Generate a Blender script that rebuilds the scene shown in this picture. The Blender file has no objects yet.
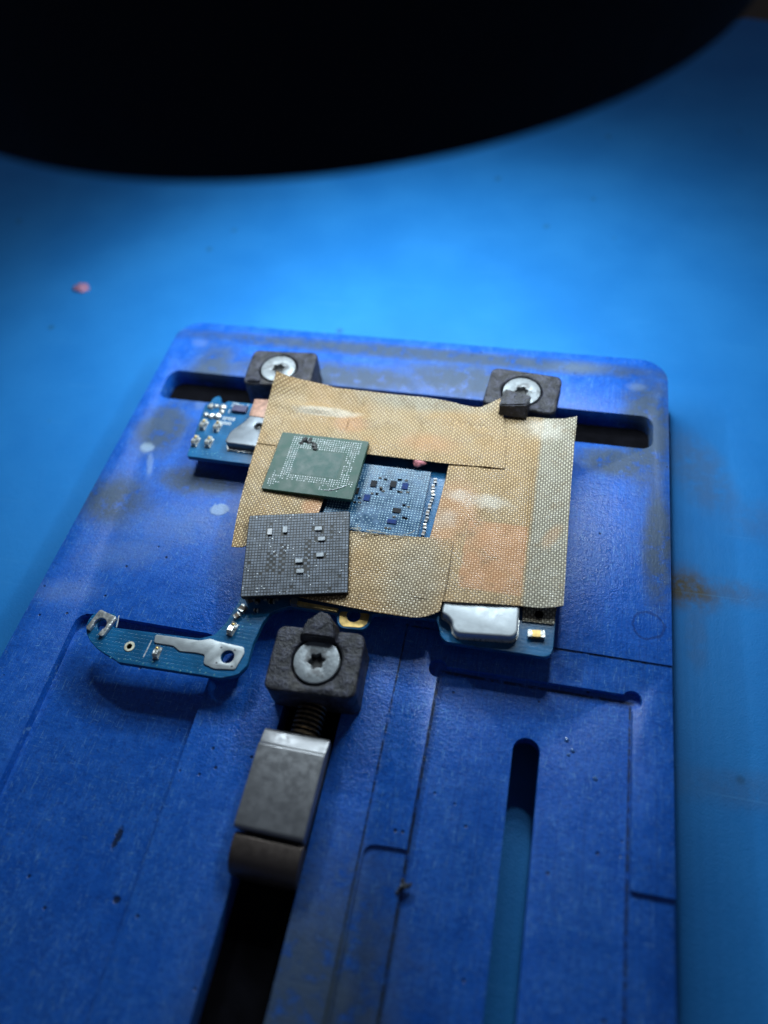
import bpy, bmesh, math, random
from mathutils import Vector, Matrix, noise as mnoise
R = math.radians
S = 0.001                      # everything below is authored in millimetres
rnd = random.Random(7)
sc = bpy.context.scene
col = sc.collection

# ------------------------------------------------------------------ camera
cam_d = bpy.data.cameras.new('camera')
cam = bpy.data.objects.new('camera', cam_d); col.objects.link(cam)
cam.location = (20.3885 * S, -86.7406 * S, 78.8113 * S)
cam.rotation_euler = (0.609194, 0.0784795, 0.2097383)
cam_d.sensor_fit = 'VERTICAL'; cam_d.sensor_width = 36; cam_d.sensor_height = 36
cam_d.lens = 708.93 / 1024 * 36
cam_d.clip_start = 0.001; cam_d.clip_end = 20
cam_d.dof.use_dof = True
cam_d.dof.focus_distance = 88.5 * S
cam_d.dof.aperture_fstop = cam_d.lens / 2.0
cam_d.dof.aperture_blades = 0
sc.camera = cam

# ------------------------------------------------------------------ light
w = bpy.data.worlds.new('World'); sc.world = w; w.use_nodes = True
bgn = w.node_tree.nodes['Background']
bgn.inputs['Color'].default_value = (0.62, 0.74, 1.0, 1); bgn.inputs['Strength'].default_value = 0.07

RING_C = (-4.2, -9.4); RING_Z = 55.9
def led(theta, r, power, size=3.0):
    d = bpy.data.lights.new('ring_led', 'SPOT'); d.energy = power; d.color = (0.82, 0.95, 1.0)
    d.spot_size = R(176); d.spot_blend = 0.5; d.shadow_soft_size = size * S
    o = bpy.data.objects.new('ring_led', d); col.objects.link(o)
    p = Vector((RING_C[0] + r * math.cos(R(theta)), RING_C[1] + r * math.sin(R(theta)), RING_Z))
    o.location = p * S
    o.rotation_euler = (Vector((1, -20, 0)) - p).to_track_quat('-Z', 'Y').to_euler()
LED_P = 0.057
for i in range(11):
    led(-6 + i * 19.2, 29, LED_P)

sc.view_settings.view_transform = 'Standard'; sc.view_settings.look = 'None'
sc.view_settings.exposure = 0; sc.view_settings.gamma = 1
try: sc.cycles.use_denoising = True
except Exception: pass
sc.cycles.max_bounces = 6

# ------------------------------------------------------------------ node helper
class M:
    def __init__(s, name):
        s.m = bpy.data.materials.new(name); s.m.use_nodes = True
        s.t = s.m.node_tree; s.n = s.t.nodes; s.b = s.n['Principled BSDF']
        tc = s.n.new('ShaderNodeTexCoord')
        vm = s.n.new('ShaderNodeVectorMath'); vm.operation = 'SCALE'; vm.inputs['Scale'].default_value = 1000
        s.t.links.new(tc.outputs['Object'], vm.inputs[0]); s.pos = vm.outputs[0]; s.uv = tc.outputs['UV']
        sp = s.n.new('ShaderNodeSeparateXYZ'); s.t.links.new(s.pos, sp.inputs[0]); s.x, s.y, s.z = sp.outputs
    def put(s, sock, v):
        if isinstance(v, bpy.types.NodeSocket): s.t.links.new(v, sock)
        elif isinstance(v, (tuple, list)): sock.default_value = (*v, 1) if len(v) == 3 and sock.type == 'RGBA' else v
        else: sock.default_value = v
    def f(s, op, a, b=None, c=None, clamp=False):
        k = s.n.new('ShaderNodeMath'); k.operation = op; k.use_clamp = clamp
        for i, v in enumerate((a, b, c)):
            if v is not None: s.put(k.inputs[i], v)
        return k.outputs[0]
    def noise(s, scale, detail=3, rough=0.55, vec=None, stretch=None, dist=0):
        k = s.n.new('ShaderNodeTexNoise'); k.inputs['Scale'].default_value = scale
        k.inputs['Detail'].default_value = detail; k.inputs['Roughness'].default_value = rough; k.inputs['Distortion'].default_value = dist
        v = vec or s.pos
        if stretch:
            mp = s.n.new('ShaderNodeMapping'); mp.inputs['Scale'].default_value = stretch[:3]; mp.inputs['Rotation'].default_value = (0, 0, stretch[3])
            s.t.links.new(v, mp.inputs[0]); v = mp.outputs[0]
        s.t.links.new(v, k.inputs['Vector']); return k.outputs[0]
    def ramp(s, v, lo, hi, a=0.0, b=1.0):
        k = s.n.new('ShaderNodeMapRange'); k.interpolation_type = 'SMOOTHSTEP'
        s.put(k.inputs[0], v); k.inputs[1].default_value = lo; k.inputs[2].default_value = hi
        k.inputs[3].default_value = a; k.inputs[4].default_value = b; return k.outputs[0]
    def mix(s, fac, a, b):
        k = s.n.new('ShaderNodeMix'); k.data_type = 'RGBA'
        s.put(k.inputs[0], fac); s.put(k.inputs[6], a); s.put(k.inputs[7], b); return k.outputs[2]
    def blob(s, cx, cy, rx, ry, soft=0.6, wob=0.5, rot=0, nz=None):
        """mask of a stain with its own ragged outline at a place on the thing"""
        dx = s.f('SUBTRACT', s.x, cx); dy = s.f('SUBTRACT', s.y, cy)
        if rot:
            c, n = math.cos(rot), math.sin(rot)
            dx, dy = s.f('ADD', s.f('MULTIPLY', dx, c), s.f('MULTIPLY', dy, n)), s.f('SUBTRACT', s.f('MULTIPLY', dy, c), s.f('MULTIPLY', dx, n))
        d = s.f('SQRT', s.f('ADD', s.f('POWER', s.f('ABSOLUTE', s.f('DIVIDE', dx, rx)), 2), s.f('POWER', s.f('ABSOLUTE', s.f('DIVIDE', dy, ry)), 2)))
        nz = nz or s.wobble
        d = s.f('ADD', d, s.f('MULTIPLY', s.f('SUBTRACT', nz, 0.5), wob * 2))
        return s.ramp(d, 1 + soft * .5, 1 - soft * .5)
    def bump(s, h, dist, strength=1.0, normal=None):
        k = s.n.new('ShaderNodeBump'); k.inputs['Distance'].default_value = dist * S; k.inputs['Strength'].default_value = strength
        s.put(k.inputs['Height'], h)
        if normal is not None: s.put(k.inputs['Normal'], normal)
        return k.outputs[0]
    def out(s, color=None, rough=None, metal=None, normal=None, spec=None, coat=None):
        for nm, v in (('Base Color', color), ('Roughness', rough), ('Metallic', metal), ('Normal', normal), ('Specular IOR Level', spec), ('Coat Weight', coat)):
            if v is not None: s.put(s.b.inputs[nm], v)
        return s.m

def simple(name, c, rough=0.4, metal=0.0, bs=3.0, bd=0.01, var=0.3, spec=0.5):
    m = M(name); n = m.noise(bs, 4)
    c2 = tuple(v * (1 - var) for v in c); c3 = tuple(min(1, v * (1 + var)) for v in c)
    return m.out(m.mix(m.ramp(n, .3, .7), c2, c3), m.ramp(n, .2, .8, max(.04, rough - .1), rough + .1), metal, m.bump(n, bd), spec)

# ------------------------------------------------------------------ materials
def plate_material():
    m = M('blue_paint'); m.wobble = m.noise(0.28, 6, .72)
    big = m.noise(0.07, 4); mid = m.noise(0.45, 5, .65); fine = m.noise(3.0, 4, .6)
    scr = m.noise(1.0, 3, .6, stretch=(3.2, .22, 1, .9)); scr2 = m.noise(1.0, 3, .6, stretch=(.3, 3.5, 1, .35)); mach = m.noise(1.0, 2, .5, stretch=(4.5, .05, 1, 0)); sA = m.noise(1.0, 3, .6, stretch=(9, .7, 1, .5)); sB = m.noise(1.0, 3, .6, stretch=(.8, 8, 1, .2)); sC = m.noise(1.0, 3, .6, stretch=(7, .6, 1, -.7))
    c = m.mix(m.ramp(mid, .25, .75), (0.004, 0.088, 0.47), (0.007, 0.124, 0.60))
    c = m.mix(m.f('MULTIPLY', m.ramp(big, .42, .7), .3), c, (0.008, 0.090, 0.36))
    # rubbed, pale scuffs
    sc_ = m.f('MULTIPLY', m.ramp(scr, .55, .8), m.ramp(mid, .4, .65)); sc2 = m.f('MULTIPLY', m.ramp(scr2, .56, .8), m.ramp(big, .4, .6))
    c = m.mix(m.f('MULTIPLY', m.f('MAXIMUM', sc_, sc2), .6), c, (0.06, 0.25, 0.64))
    c = m.mix(m.f('MULTIPLY', m.f('MULTIPLY', m.ramp(m.noise(3.4, 4, .7), .54, .66), m.ramp(mid, .35, .6)), .38), c, (0.04, 0.20, 0.56))
    hair = m.f('MAXIMUM', m.ramp(sA, .60, .70), m.f('MAXIMUM', m.ramp(sB, .61, .71), m.ramp(sC, .61, .70)))
    hair = m.f('MULTIPLY', hair, m.ramp(m.noise(.22, 3), .30, .5))
    c = m.mix(m.f('MULTIPLY', hair, .75), c, (0.14, 0.34, 0.68))
    c = m.mix(m.f('MULTIPLY', m.ramp(m.noise(1.9, 7, .8), .47, .66), .6), c, (0.003, 0.046, 0.27))
    # machining lines in the right-hand recess
    c = m.mix(m.f('MULTIPLY', m.f('MULTIPLY', m.ramp(mach, .5, .7), m.ramp(m.x, 9, 9.4)), .35), c, (0.004, 0.058, 0.32))
    # broken dark lines along the milled recess edges
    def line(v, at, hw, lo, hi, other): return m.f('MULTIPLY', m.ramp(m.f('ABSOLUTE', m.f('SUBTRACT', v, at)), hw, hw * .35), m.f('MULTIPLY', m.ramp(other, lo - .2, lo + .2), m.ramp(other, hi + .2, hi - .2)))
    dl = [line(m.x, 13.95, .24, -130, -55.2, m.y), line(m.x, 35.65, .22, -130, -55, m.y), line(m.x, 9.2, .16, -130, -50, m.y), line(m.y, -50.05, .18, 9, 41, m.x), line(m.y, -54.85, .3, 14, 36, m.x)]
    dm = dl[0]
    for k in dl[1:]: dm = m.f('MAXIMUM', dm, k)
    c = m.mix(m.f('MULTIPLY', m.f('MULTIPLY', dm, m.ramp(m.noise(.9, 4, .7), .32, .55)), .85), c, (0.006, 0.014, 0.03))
    # brown-green flux grime; the front-middle blobs also paint in the dimmer foreground
    g = [m.blob(37.0, -14, 3.6, 10, .9, .6), m.blob(-34, -24, 4.2, 5, .9, .6), m.blob(33, -21, 5, 2.5, .9, .7), m.blob(-12, -9.5, 18, 2.6, 1, .5),
         m.blob(10, -8, 10, 3.5, 1, .6), m.blob(7, -93, 9, 15, 1.3, .5), m.blob(9, -92, 5, 12, 1.2, .5), m.blob(-31, -12, 4, 7, 1.2, .6), m.blob(-25, -33, 6, 2.2, 1, .7),
         m.blob(38.5, -33, 1.8, 9, 1, .6), m.blob(-36, -38, 5, 4, 1.2, .7), m.blob(3, -3, 40, 1.5, 1.2, .5)]
    gm = g[0]
    for k in g[1:]: gm = m.f('MAXIMUM', gm, k)
    gm = m.f('MULTIPLY', gm, m.ramp(m.noise(.45, 7, .75), .30, .50))
    c = m.mix(m.f('MULTIPLY', gm, .8), c, m.mix(mid, (0.012, 0.036, 0.045), (0.080, 0.095, 0.075)))
    # dried pale flux spots
    wz = m.noise(.9, 5, .7); wy = m.noise(.45, 6, .75)
    ws = [m.blob(-20.1, -37.2, 1.35, .95, .35, .55, .2, wz), m.blob(-35, -28, 1.0, .9, .8, .9, 0, wz), m.f('MULTIPLY', m.blob(-33.3, -31.0, .45, 2.2, 1, .9, .35, wz), .5)]
    wf = [m.blob(-36.3, -53.0, 4.6, 1.6, 1.5, 1.3, .2, wy), m.blob(-30, -46, 5, 2.2, 1.6, 1.6, .3, wy), m.blob(35.5, -6, 1.3, .7, 1, .9, 0, wz), m.blob(-35, -5, 1.2, 1.0, 1, 1, 0, wz), m.blob(-30, -18.6, .8, .9, 1, 1, 0, wz), m.blob(-26, -41, 6, 3, 1.7, 1.6, .2, wy), m.blob(27, -3, 4, 1.2, 1.6, 1.4, .1, wy)]
    a = ws[0]
    for k in ws[1:]: a = m.f('MAXIMUM', a, k)
    b = wf[0]
    for k in wf[1:]: b = m.f('MAXIMUM', b, k)
    wm = m.f('MAXIMUM', m.f('MULTIPLY', a, .62), m.f('MULTIPLY', b, .16))
    c = m.mix(wm, c, (0.34, 0.46, 0.60))
    # fine pale specks and dark pin-holes
    du = m.n.new('ShaderNodeTexVoronoi'); du.inputs['Scale'].default_value = 1.5; m.t.links.new(m.pos, du.inputs['Vector'])
    dust = m.f('MULTIPLY', m.ramp(du.outputs['Distance'], .10, .05), m.ramp(m.noise(.5, 3), .5, .6))
    c = m.mix(m.f('MULTIPLY', dust, .5), c, (0.35, 0.5, 0.8))
    vo = m.n.new('ShaderNodeTexVoronoi'); vo.inputs['Scale'].default_value = .55; m.t.links.new(m.pos, vo.inputs['Vector'])
    pit = m.f('MULTIPLY', m.ramp(vo.outputs['Distance'], .13, .06), m.ramp(m.noise(.12, 2), .56, .62))
    c = m.mix(m.f('MULTIPLY', pit, .85), c, (0.008, 0.012, 0.03))
    # the dried outline of a drop
    dx = m.f('DIVIDE', m.f('SUBTRACT', m.x, 37.3), 1.9); dy = m.f('DIVIDE', m.f('SUBTRACT', m.y, -45.2), 1.75)
    dd = m.f('ADD', m.f('SQRT', m.f('ADD', m.f('MULTIPLY', dx, dx), m.f('MULTIPLY', dy, dy))), m.f('MULTIPLY', m.f('SUBTRACT', m.wobble, .5), .9))
    rg = m.f('MULTIPLY', m.ramp(dd, .86, .96), m.ramp(dd, 1.12, 1.0))
    c = m.mix(m.f('MULTIPLY', rg, .6), c, (0.006, 0.03, 0.16))
    # two short dark gouges
    gd = m.f('MAXIMUM', m.blob(-17.0, -79.5, .35, 1.1, .5, .9, -.1, m.noise(1.6, 3)), m.blob(-14.6, -85, .4, .35, .5, .6))
    c = m.mix(m.f('MULTIPLY', gd, .85), c, (0.008, 0.012, 0.02))
    rough = m.f('ADD', m.ramp(mid, .3, .75, .36, .55), m.f('MULTIPLY', gm, .12))
    # sticky flux film: bumpier and glossier round the board
    film = m.f('MAXIMUM', m.f('MAXIMUM', m.blob(29.5, -37, 6, 12, 1.2, .7), m.blob(6.5, -62, 9, 9, 1.4, .6)), m.f('MAXIMUM', m.blob(-14, -53, 6, 5, 1.2, .7), m.blob(-6, -66, 6, 6, 1.2, .6)))
    rough = m.f('SUBTRACT', rough, m.f('MULTIPLY', film, .12))
    nrm = m.bump(mid, .05, .35)
    nrm = m.bump(m.f('ADD', fine, m.f('MULTIPLY', m.noise(7.0, 3, .7), .25)), .065, .8, nrm)
    nrm = m.bump(m.f('ADD', scr, m.f('ADD', scr2, mach)), .035, .35, nrm)
    nrm = m.bump(m.f('MULTIPLY', film, m.f('ADD', m.noise(1.9, 4, .65), m.f('MULTIPLY', m.noise(5.0, 2), .4))), .15, .7, nrm)
    nrm = m.bump(m.f('SUBTRACT', m.f('MULTIPLY', a, .5), m.f('ADD', pit, gd)), .12, .8, nrm)
    return m.out(c, rough, 0, nrm, .5)

def mat_material():
    m = M('blue_rubber'); m.wobble = m.noise(0.12, 4, .6)
    n = m.noise(0.05, 4); n2 = m.noise(1.2, 4)
    c = m.mix(m.ramp(n, .3, .7), (0.014, 0.188, 0.56), (0.021, 0.222, 0.62))
    st = [m.blob(43.4, -34.6, 4.4, 2.6, 1.6, .9), m.blob(47.5, -34, 5.0, 1.8, 1.7, 1.0), m.blob(46, -14, 3.5, 7, 1.3, .7, .5), m.blob(50, -60, 8, 2.2, 1.3, .8), m.blob(45, -41, 1.2, 5, 1, .6), m.blob(55, -22, 6, 3, 1.4, .8)]
    w_ = [1.0, .4, .34, .2, .2, .18]
    s_ = None
    for k, q in zip(st, w_):
        k = m.f('MULTIPLY', k, q); s_ = k if s_ is None else m.f('MAXIMUM', s_, k)
    c = m.mix(m.f('MULTIPLY', s_, m.ramp(m.noise(.5, 5, .65), .2, .6)), c, (0.10, 0.085, 0.045))
    vo = m.n.new('ShaderNodeTexVoronoi'); vo.inputs['Scale'].default_value = .11; m.t.links.new(m.pos, vo.inputs['Vector'])
    sp = m.f('MULTIPLY', m.ramp(vo.outputs['Distance'], .10, .05), m.ramp(m.noise(.05, 2), .46, .56))
    c = m.mix(m.f('MULTIPLY', sp, .6), c, (0.02, 0.09, 0.2))
    c = m.mix(m.f('MULTIPLY', m.ramp(m.noise(1, 2, .5, stretch=(.04, 1.6, 1, .5)), .66, .74), .14), c, (0.1, 0.4, .8))
    return m.out(c, m.ramp(n2, .3, .7, .5, .62), 0, m.bump(m.f('ADD', n2, m.noise(4, 3)), .06, .7), .3)

def tape_material():
    m = M('woven_glass_tape')
    sp = m.n.new('ShaderNodeSeparateXYZ'); m.t.links.new(m.uv, sp.inputs[0])
    wob = m.f('MULTIPLY', m.f('SUBTRACT', m.noise(.35, 2), .5), .9)
    P = 0.31
    u = m.f('ADD', m.f('DIVIDE', sp.outputs[0], P), wob); v = m.f('ADD', m.f('DIVIDE', sp.outputs[1], P), wob)
    fu = m.f('FLOOR', u); fv = m.f('FLOOR', v)
    par = m.f('PINGPONG', m.f('ADD', fu, fv), 1.0)
    lu = m.f('SUBTRACT', m.f('FRACT', u), .5); lv = m.f('SUBTRACT', m.f('FRACT', v), .5)
    def prof(a, b):           # a thread that runs along b and crosses over in this cell
        pa = m.f('SUBTRACT', 1.0, m.f('POWER', m.f('MULTIPLY', m.f('ABSOLUTE', a), 2.15), 2.0))
        pb = m.f('SUBTRACT', 1.0, m.f('POWER', m.f('MULTIPLY', m.f('ABSOLUTE', b), 1.85), 2.0))
        return m.f('MAXIMUM', m.f('MULTIPLY', pa, m.f('ADD', m.f('MULTIPLY', pb, .75), .25)), 0.0)
    h = m.f('ADD', m.f('MULTIPLY', prof(lu, lv), par), m.f('MULTIPLY', m.f('MULTIPLY', prof(lv, lu), .42), m.f('SUBTRACT', 1.0, par)))
    gx = m.n.new('ShaderNodeNewGeometry')
    wp = m.n.new('ShaderNodeVectorMath'); wp.operation = 'SCALE'; wp.inputs['Scale'].default_value = 1000
    m.t.links.new(gx.outputs['Position'], wp.inputs[0])
    s2 = m.n.new('ShaderNodeSeparateXYZ'); m.t.links.new(wp.outputs[0], s2.inputs[0]); m.x, m.y, m.z = s2.outputs
    m.pos = wp.outputs[0]; m.wobble = m.noise(.40, 6, .75)
    big = m.noise(.16, 3)
    thread = m.mix(m.ramp(big, .35, .65), (0.68, 0.46, 0.225), (0.72, 0.545, 0.31))
    gap = m.mix(m.ramp(big, .35, .65), (0.205, 0.112, 0.034), (0.185, 0.110, 0.044))
    # amber: adhesive and copper foil that show through
    def sharp(cx, cy, rx, ry):
        a = m.f('MULTIPLY', m.ramp(m.f('ABSOLUTE', m.f('ADD', m.f('SUBTRACT', m.x, cx), m.f('MULTIPLY', m.f('SUBTRACT', m.wobble, .5), 1.4))), rx + .25, rx - .25), m.ramp(m.f('ABSOLUTE', m.f('SUBTRACT', m.y, cy)), ry + .25, ry - .25)); return a
    ora = [(m.f('MULTIPLY', sharp(18.4, -41.6, 3.7, 4.9), m.ramp(m.noise(.35, 4, .65), .25, .5, .55, 1)), .8), (m.blob(12.5, -35.5, 3.2, 4.5, 1, .7), .6), (m.blob(7.5, -25.0, 3.6, 1.6, 1.2, .6), .45), (m.blob(-4.0, -23.0, 2.2, 1.6, 1, .6), .55),
           (m.blob(-5.6, -37.6, 1.4, 1.5, .9, .6), .75), (m.blob(25.0, -37.5, .8, 2.0, 1, .7, -.5), .5), (m.blob(11.8, -39.2, 1.6, 1.2, 1, .6), .6)]
    om = None
    for k, q in ora:
        k = m.f('MULTIPLY', k, q); om = k if om is None else m.f('MAXIMUM', om, k)
    thread = m.mix(om, thread, (0.66, 0.35, 0.17)); gap = m.mix(om, gap, (0.40, 0.165, 0.06))
    # bare, single layer over blue: paler and greyer
    pale = m.f('MAXIMUM', m.ramp(m.f('ADD', m.x, m.f('MULTIPLY', m.wobble, 1.2)), 22.6, 23.4), m.f('MULTIPLY', m.blob(6, -17.5, 9, 1.8, 1, .5), .8))
    pale = m.f('MAXIMUM', pale, m.f('MULTIPLY', m.blob(9.8, -46, 3.2, 5.5, 1, .4), .6))
    pale = m.f('MULTIPLY', pale, m.f('SUBTRACT', 1.0, om))
    thread = m.mix(pale, thread, (0.60, 0.55, 0.42)); gap = m.mix(pale, gap, (0.12, 0.10, 0.07))
    # whiter patches, the longest along the raised fold
    wh = m.f('MAXIMUM', m.f('MAXIMUM', m.blob(-7.6, -21.4, 4.6, .8, .7, .5, .05), m.blob(17.0, -33.8, 2.4, 1.0, 1.5, 1.3)), m.f('MAXIMUM', m.blob(22.5, -20.6, 2.6, 1.6, 1.2, .5), m.f('MAXIMUM', m.f('MULTIPLY', m.blob(11.8, -37.0, 1.1, 1.3, 1.5, 1.2), .6), m.f('MULTIPLY', m.blob(12.8, -33.2, 1.4, .8, 1.5, 1.2), .8))))
    gap = m.mix(m.f('MULTIPLY', wh, .6), gap, (0.50, 0.46, 0.40)); thread = m.mix(m.f('MULTIPLY', wh, .5), thread, (0.82, 0.77, 0.68))
    # brown soot blotches
    br = m.f('MULTIPLY', m.ramp(m.noise(.42, 5, .7), .50, .72), .6); gap = m.mix(br, gap, (0.10, 0.052, 0.014))
    thread = m.mix(br, thread, (0.36, 0.24, 0.10))
    c = m.mix(m.ramp(h, .22, .62), gap, thread)
    fl = m.noise(9, 2)
    nrm = m.bump(m.noise(.35, 3, .6), .9, .30); nrm = m.bump(h, .10, .6, nrm); nrm = m.bump(fl, .02, .4, nrm)
    return m.out(c, m.f('ADD', m.ramp(h, .1, .7, .46, .26), m.ramp(m.noise(.4, 3), .35, .65, -.04, .2)), 0, nrm, .6)

def black_block():
    m = M('black_oxide_steel'); m.wobble = m.noise(.6, 4)
    n = m.noise(.9, 5, .65); n2 = m.noise(3.2, 4, .65)
    k = m.f('MULTIPLY', m.ramp(n, .38, .66), m.ramp(n2, .3, .7))
    c = m.mix(k, (0.010, 0.010, 0.016), (0.080, 0.083, 0.130))
    c = m.mix(m.f('MULTIPLY', m.ramp(m.noise(.35, 3), .56, .7), .5), c, (0.075, 0.066, 0.060))
    nrm = m.bump(n, .40, .8); nrm = m.bump(n2, .16, .8, nrm)
    return m.out(c, m.ramp(n2, .3, .7, .38, .62), 0, nrm, .55)

def brushed(name, c, rough, metal=1.0, d=.012):
    m = M(name); a = m.noise(1, 3, .6, stretch=(.6, 9, 1, .15)); b = m.noise(1.1, 4)
    col_ = m.mix(m.ramp(b, .35, .7), tuple(v * .92 for v in c), c)
    nrm = m.bump(a, d, .5); nrm = m.bump(b, .012, .4, nrm)
    return m.out(col_, m.ramp(b, .3, .7, rough - .08, rough + .1), metal, nrm)

def board_material():
    m = M('teal_solder_mask'); m.wobble = m.noise(.5, 3)
    n = m.noise(.35, 3); tr = m.n.new('ShaderNodeTexBrick')
    tr.inputs['Scale'].default_value = .9; tr.inputs['Mortar Size'].default_value = .09; tr.inputs['Brick Width'].default_value = 1.7; tr.inputs['Row Height'].default_value = .42
    m.t.links.new(m.pos, tr.inputs['Vector'])
    c = m.mix(m.ramp(n, .3, .7), (0.005, 0.082, 0.200), (0.010, 0.135, 0.33))
    left = m.f('MULTIPLY', m.ramp(m.y, -42, -34), .9)
    c = m.mix(m.f('MULTIPLY', tr.outputs['Fac'], .13), c, (0.004, 0.045, 0.11))
    return m.out(c, .26, 0, m.bump(m.f('ADD', m.f('MULTIPLY', tr.outputs['Fac'], -.4), m.noise(2.5, 2)), .03, .5), .5)

def dirty_screw():
    m = M('screw_steel'); n = m.noise(.9, 5, .7); r = m.f('SQRT', m.f('ADD', m.f('MULTIPLY', m.x, m.x), m.f('MULTIPLY', m.y, m.y)))
    d = m.ramp(m.f('ADD', n, m.f('MULTIPLY', m.ramp(r, 1.9, 1.0), .16)), .50, .72)
    gi = m.n.new('ShaderNodeObjectInfo'); n2 = m.noise(3, 4)
    c = m.mix(m.f('MULTIPLY', d, .75), (0.30, 0.33, 0.36), (0.075, 0.072, 0.075))
    return m.out(c, m.ramp(n, .3, .7, .36, .6), .45, m.bump(m.f('ADD', n, n2), .07, .6), .5)

MAT = dict(
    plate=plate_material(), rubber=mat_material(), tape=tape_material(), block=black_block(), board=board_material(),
    board_edge=simple('board_edge', (0.10, 0.12, 0.05), .5), bench=simple('brown_bench', (0.10, 0.055, 0.025), .6, bs=.1, bd=.05),
    hood=simple('black_plastic', (0.0035, 0.0035, 0.0045), .7, bs=.5, bd=.02, spec=.2), void=simple('matt_black', (.004, .004, .006), 1.0, bs=.5, bd=.0, spec=.05), lens=simple('dark_glass', (0.01, 0.01, 0.014), .08, bs=.05, bd=0),
    screw=dirty_screw(), dark_socket=simple('near_black', (0.012, 0.012, 0.014), .5, bs=4),
    slide=brushed('worn_steel', (0.27, 0.275, 0.295), .38, .6, .016), nose=brushed('brown_steel', (0.13, 0.105, 0.095), .45, .7),
    spring=simple('spring_brass', (0.22, 0.16, 0.10), .35, 1.0), shield=brushed('shield_can_metal', (0.52, 0.57, 0.62), .48, .35, .004),
    flux_can=brushed('stained_can_metal', (0.19, 0.215, 0.25), .42, .5), solder=simple('solder', (0.60, 0.61, 0.60), .32, .7, bs=2.0, bd=.06),
    gold=simple('gold_plating', (0.66, 0.46, 0.17), .4, .7, bs=1.2), copper=simple('copper_foil', (0.42, 0.24, 0.18), .5, .2, bs=1.5, bd=.04),
    silk=simple('silkscreen', (0.45, 0.50, 0.55), .6), cream=simple('cream_ring', (0.68, 0.64, 0.50), .5), tab=brushed('tinned_tab', (0.46, 0.50, 0.53), .45, .4),
    cap=simple('ceramic_body', (0.16, 0.115, 0.085), .5, bs=2), black=simple('black_resin', (0.010, 0.010, 0.012), .45, bs=2, bd=.03),
    chip_green=simple('green_chip', (0.012, 0.062, 0.046), .5, bs=.6, bd=.02, var=.22), chip_green2=simple('green_chip_centre', (0.020, 0.072, 0.064), .5, bs=.8, bd=.02, var=.2),
    pad_silver=simple('pad_silver', (0.66, 0.70, 0.74), .5, .2, bs=1.2, var=.25), interposer=simple('dark_interposer', (0.007, 0.0075, 0.010), .5, bs=.8, bd=.05, var=.4),
    pad_dull=simple('pad_dull', (0.125, 0.145, 0.185), .5, .1, bs=.9, var=.35), chip_blue=simple('blue_chip', (0.008, 0.072, 0.165), .3, bs=.7, bd=.02, var=.25),
    pad_blue=simple('pad_pale_blue', (0.36, 0.54, 0.66), .5, .1, bs=.8, var=.25), pink=simple('pink_paste', (0.62, 0.22, 0.25), .45, bs=1, bd=.2),
    part_grey=simple('grey_component', (0.30, 0.33, 0.37), .45, .2),
    dull_pink=simple('dull_pink', (0.42, 0.20, 0.30), .6, bs=1, bd=.1),
    fibre=simple('white_fibre', (0.72, 0.68, 0.58), .5), crumb=simple('grey_solder_crumb', (0.045, 0.055, 0.075), .4, .4, bs=1.5, bd=.4),
)

# ------------------------------------------------------------------ mesh helpers (mm)
def tag(o, label, cat, group=None, kind=None):
    o['label'] = label; o['category'] = cat
    if group: o['group'] = group
    if kind: o['kind'] = kind
def thing(name, label, cat, loc, rz=0, group=None):
    o = bpy.data.objects.new(name, None); col.objects.link(o); o.empty_display_size = .002
    o.location = Vector(loc) * S; o.rotation_euler = (0, 0, rz); tag(o, label, cat, group); return o
def obj(name, bm, mats, parent=None, loc=(0, 0, 0), rz=0, smooth=35, rot=None):
    bmesh.ops.recalc_face_normals(bm, faces=bm.faces)
    me = bpy.data.meshes.new(name); bm.to_mesh(me); bm.free()
    return obj_me(name, me, mats, parent, loc, rz, smooth, rot)
def obj_me(name, me, mats, parent=None, loc=(0, 0, 0), rz=0, smooth=35, rot=None, scale=True):
    if scale: me.transform(Matrix.Scale(S, 4))
    if mats is not None:
        me.materials.clear()
        for k in (mats if isinstance(mats, (list, tuple)) else [mats]): me.materials.append(MAT[k] if isinstance(k, str) else k)
    if smooth:
        me.shade_smooth(); me.set_sharp_from_angle(angle=R(smooth))
    o = bpy.data.objects.new(name, me); col.objects.link(o)
    o.parent = parent; o.location = Vector(loc) * S; o.rotation_euler = rot or (0, 0, rz); return o
def prism(bm, pts, z0, z1, mat=0, side_mat=None):
    a = [bm.verts.new((x, y, z0)) for x, y in pts]; b = [bm.verts.new((x, y, z1)) for x, y in pts]
    n = len(pts); fs = [bm.faces.new(b), bm.faces.new(a[::-1])]
    for f in fs: f.material_index = mat
    for i in range(n):
        f = bm.faces.new((a[i], a[(i + 1) % n], b[(i + 1) % n], b[i])); f.material_index = mat if side_mat is None else side_mat
def box(bm, x0, x1, y0, y1, z0, z1): prism(bm, [(x0, y0), (x1, y0), (x1, y1), (x0, y1)], z0, z1)
def rrect(x0, x1, y0, y1, r, n=6):
    out = []
    for cx, cy, a0 in ((x1 - r, y1 - r, 0), (x0 + r, y1 - r, 90), (x0 + r, y0 + r, 180), (x1 - r, y0 + r, 270)):
        for i in range(n + 1):
            a = R(a0 + 90 * i / n); out.append((cx + r * math.cos(a), cy + r * math.sin(a)))
    return out
def circ(cx, cy, r, n=24, a0=0): return [(cx + r * math.cos(a0 + 2 * math.pi * i / n), cy + r * math.sin(a0 + 2 * math.pi * i / n)) for i in range(n)]
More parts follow.
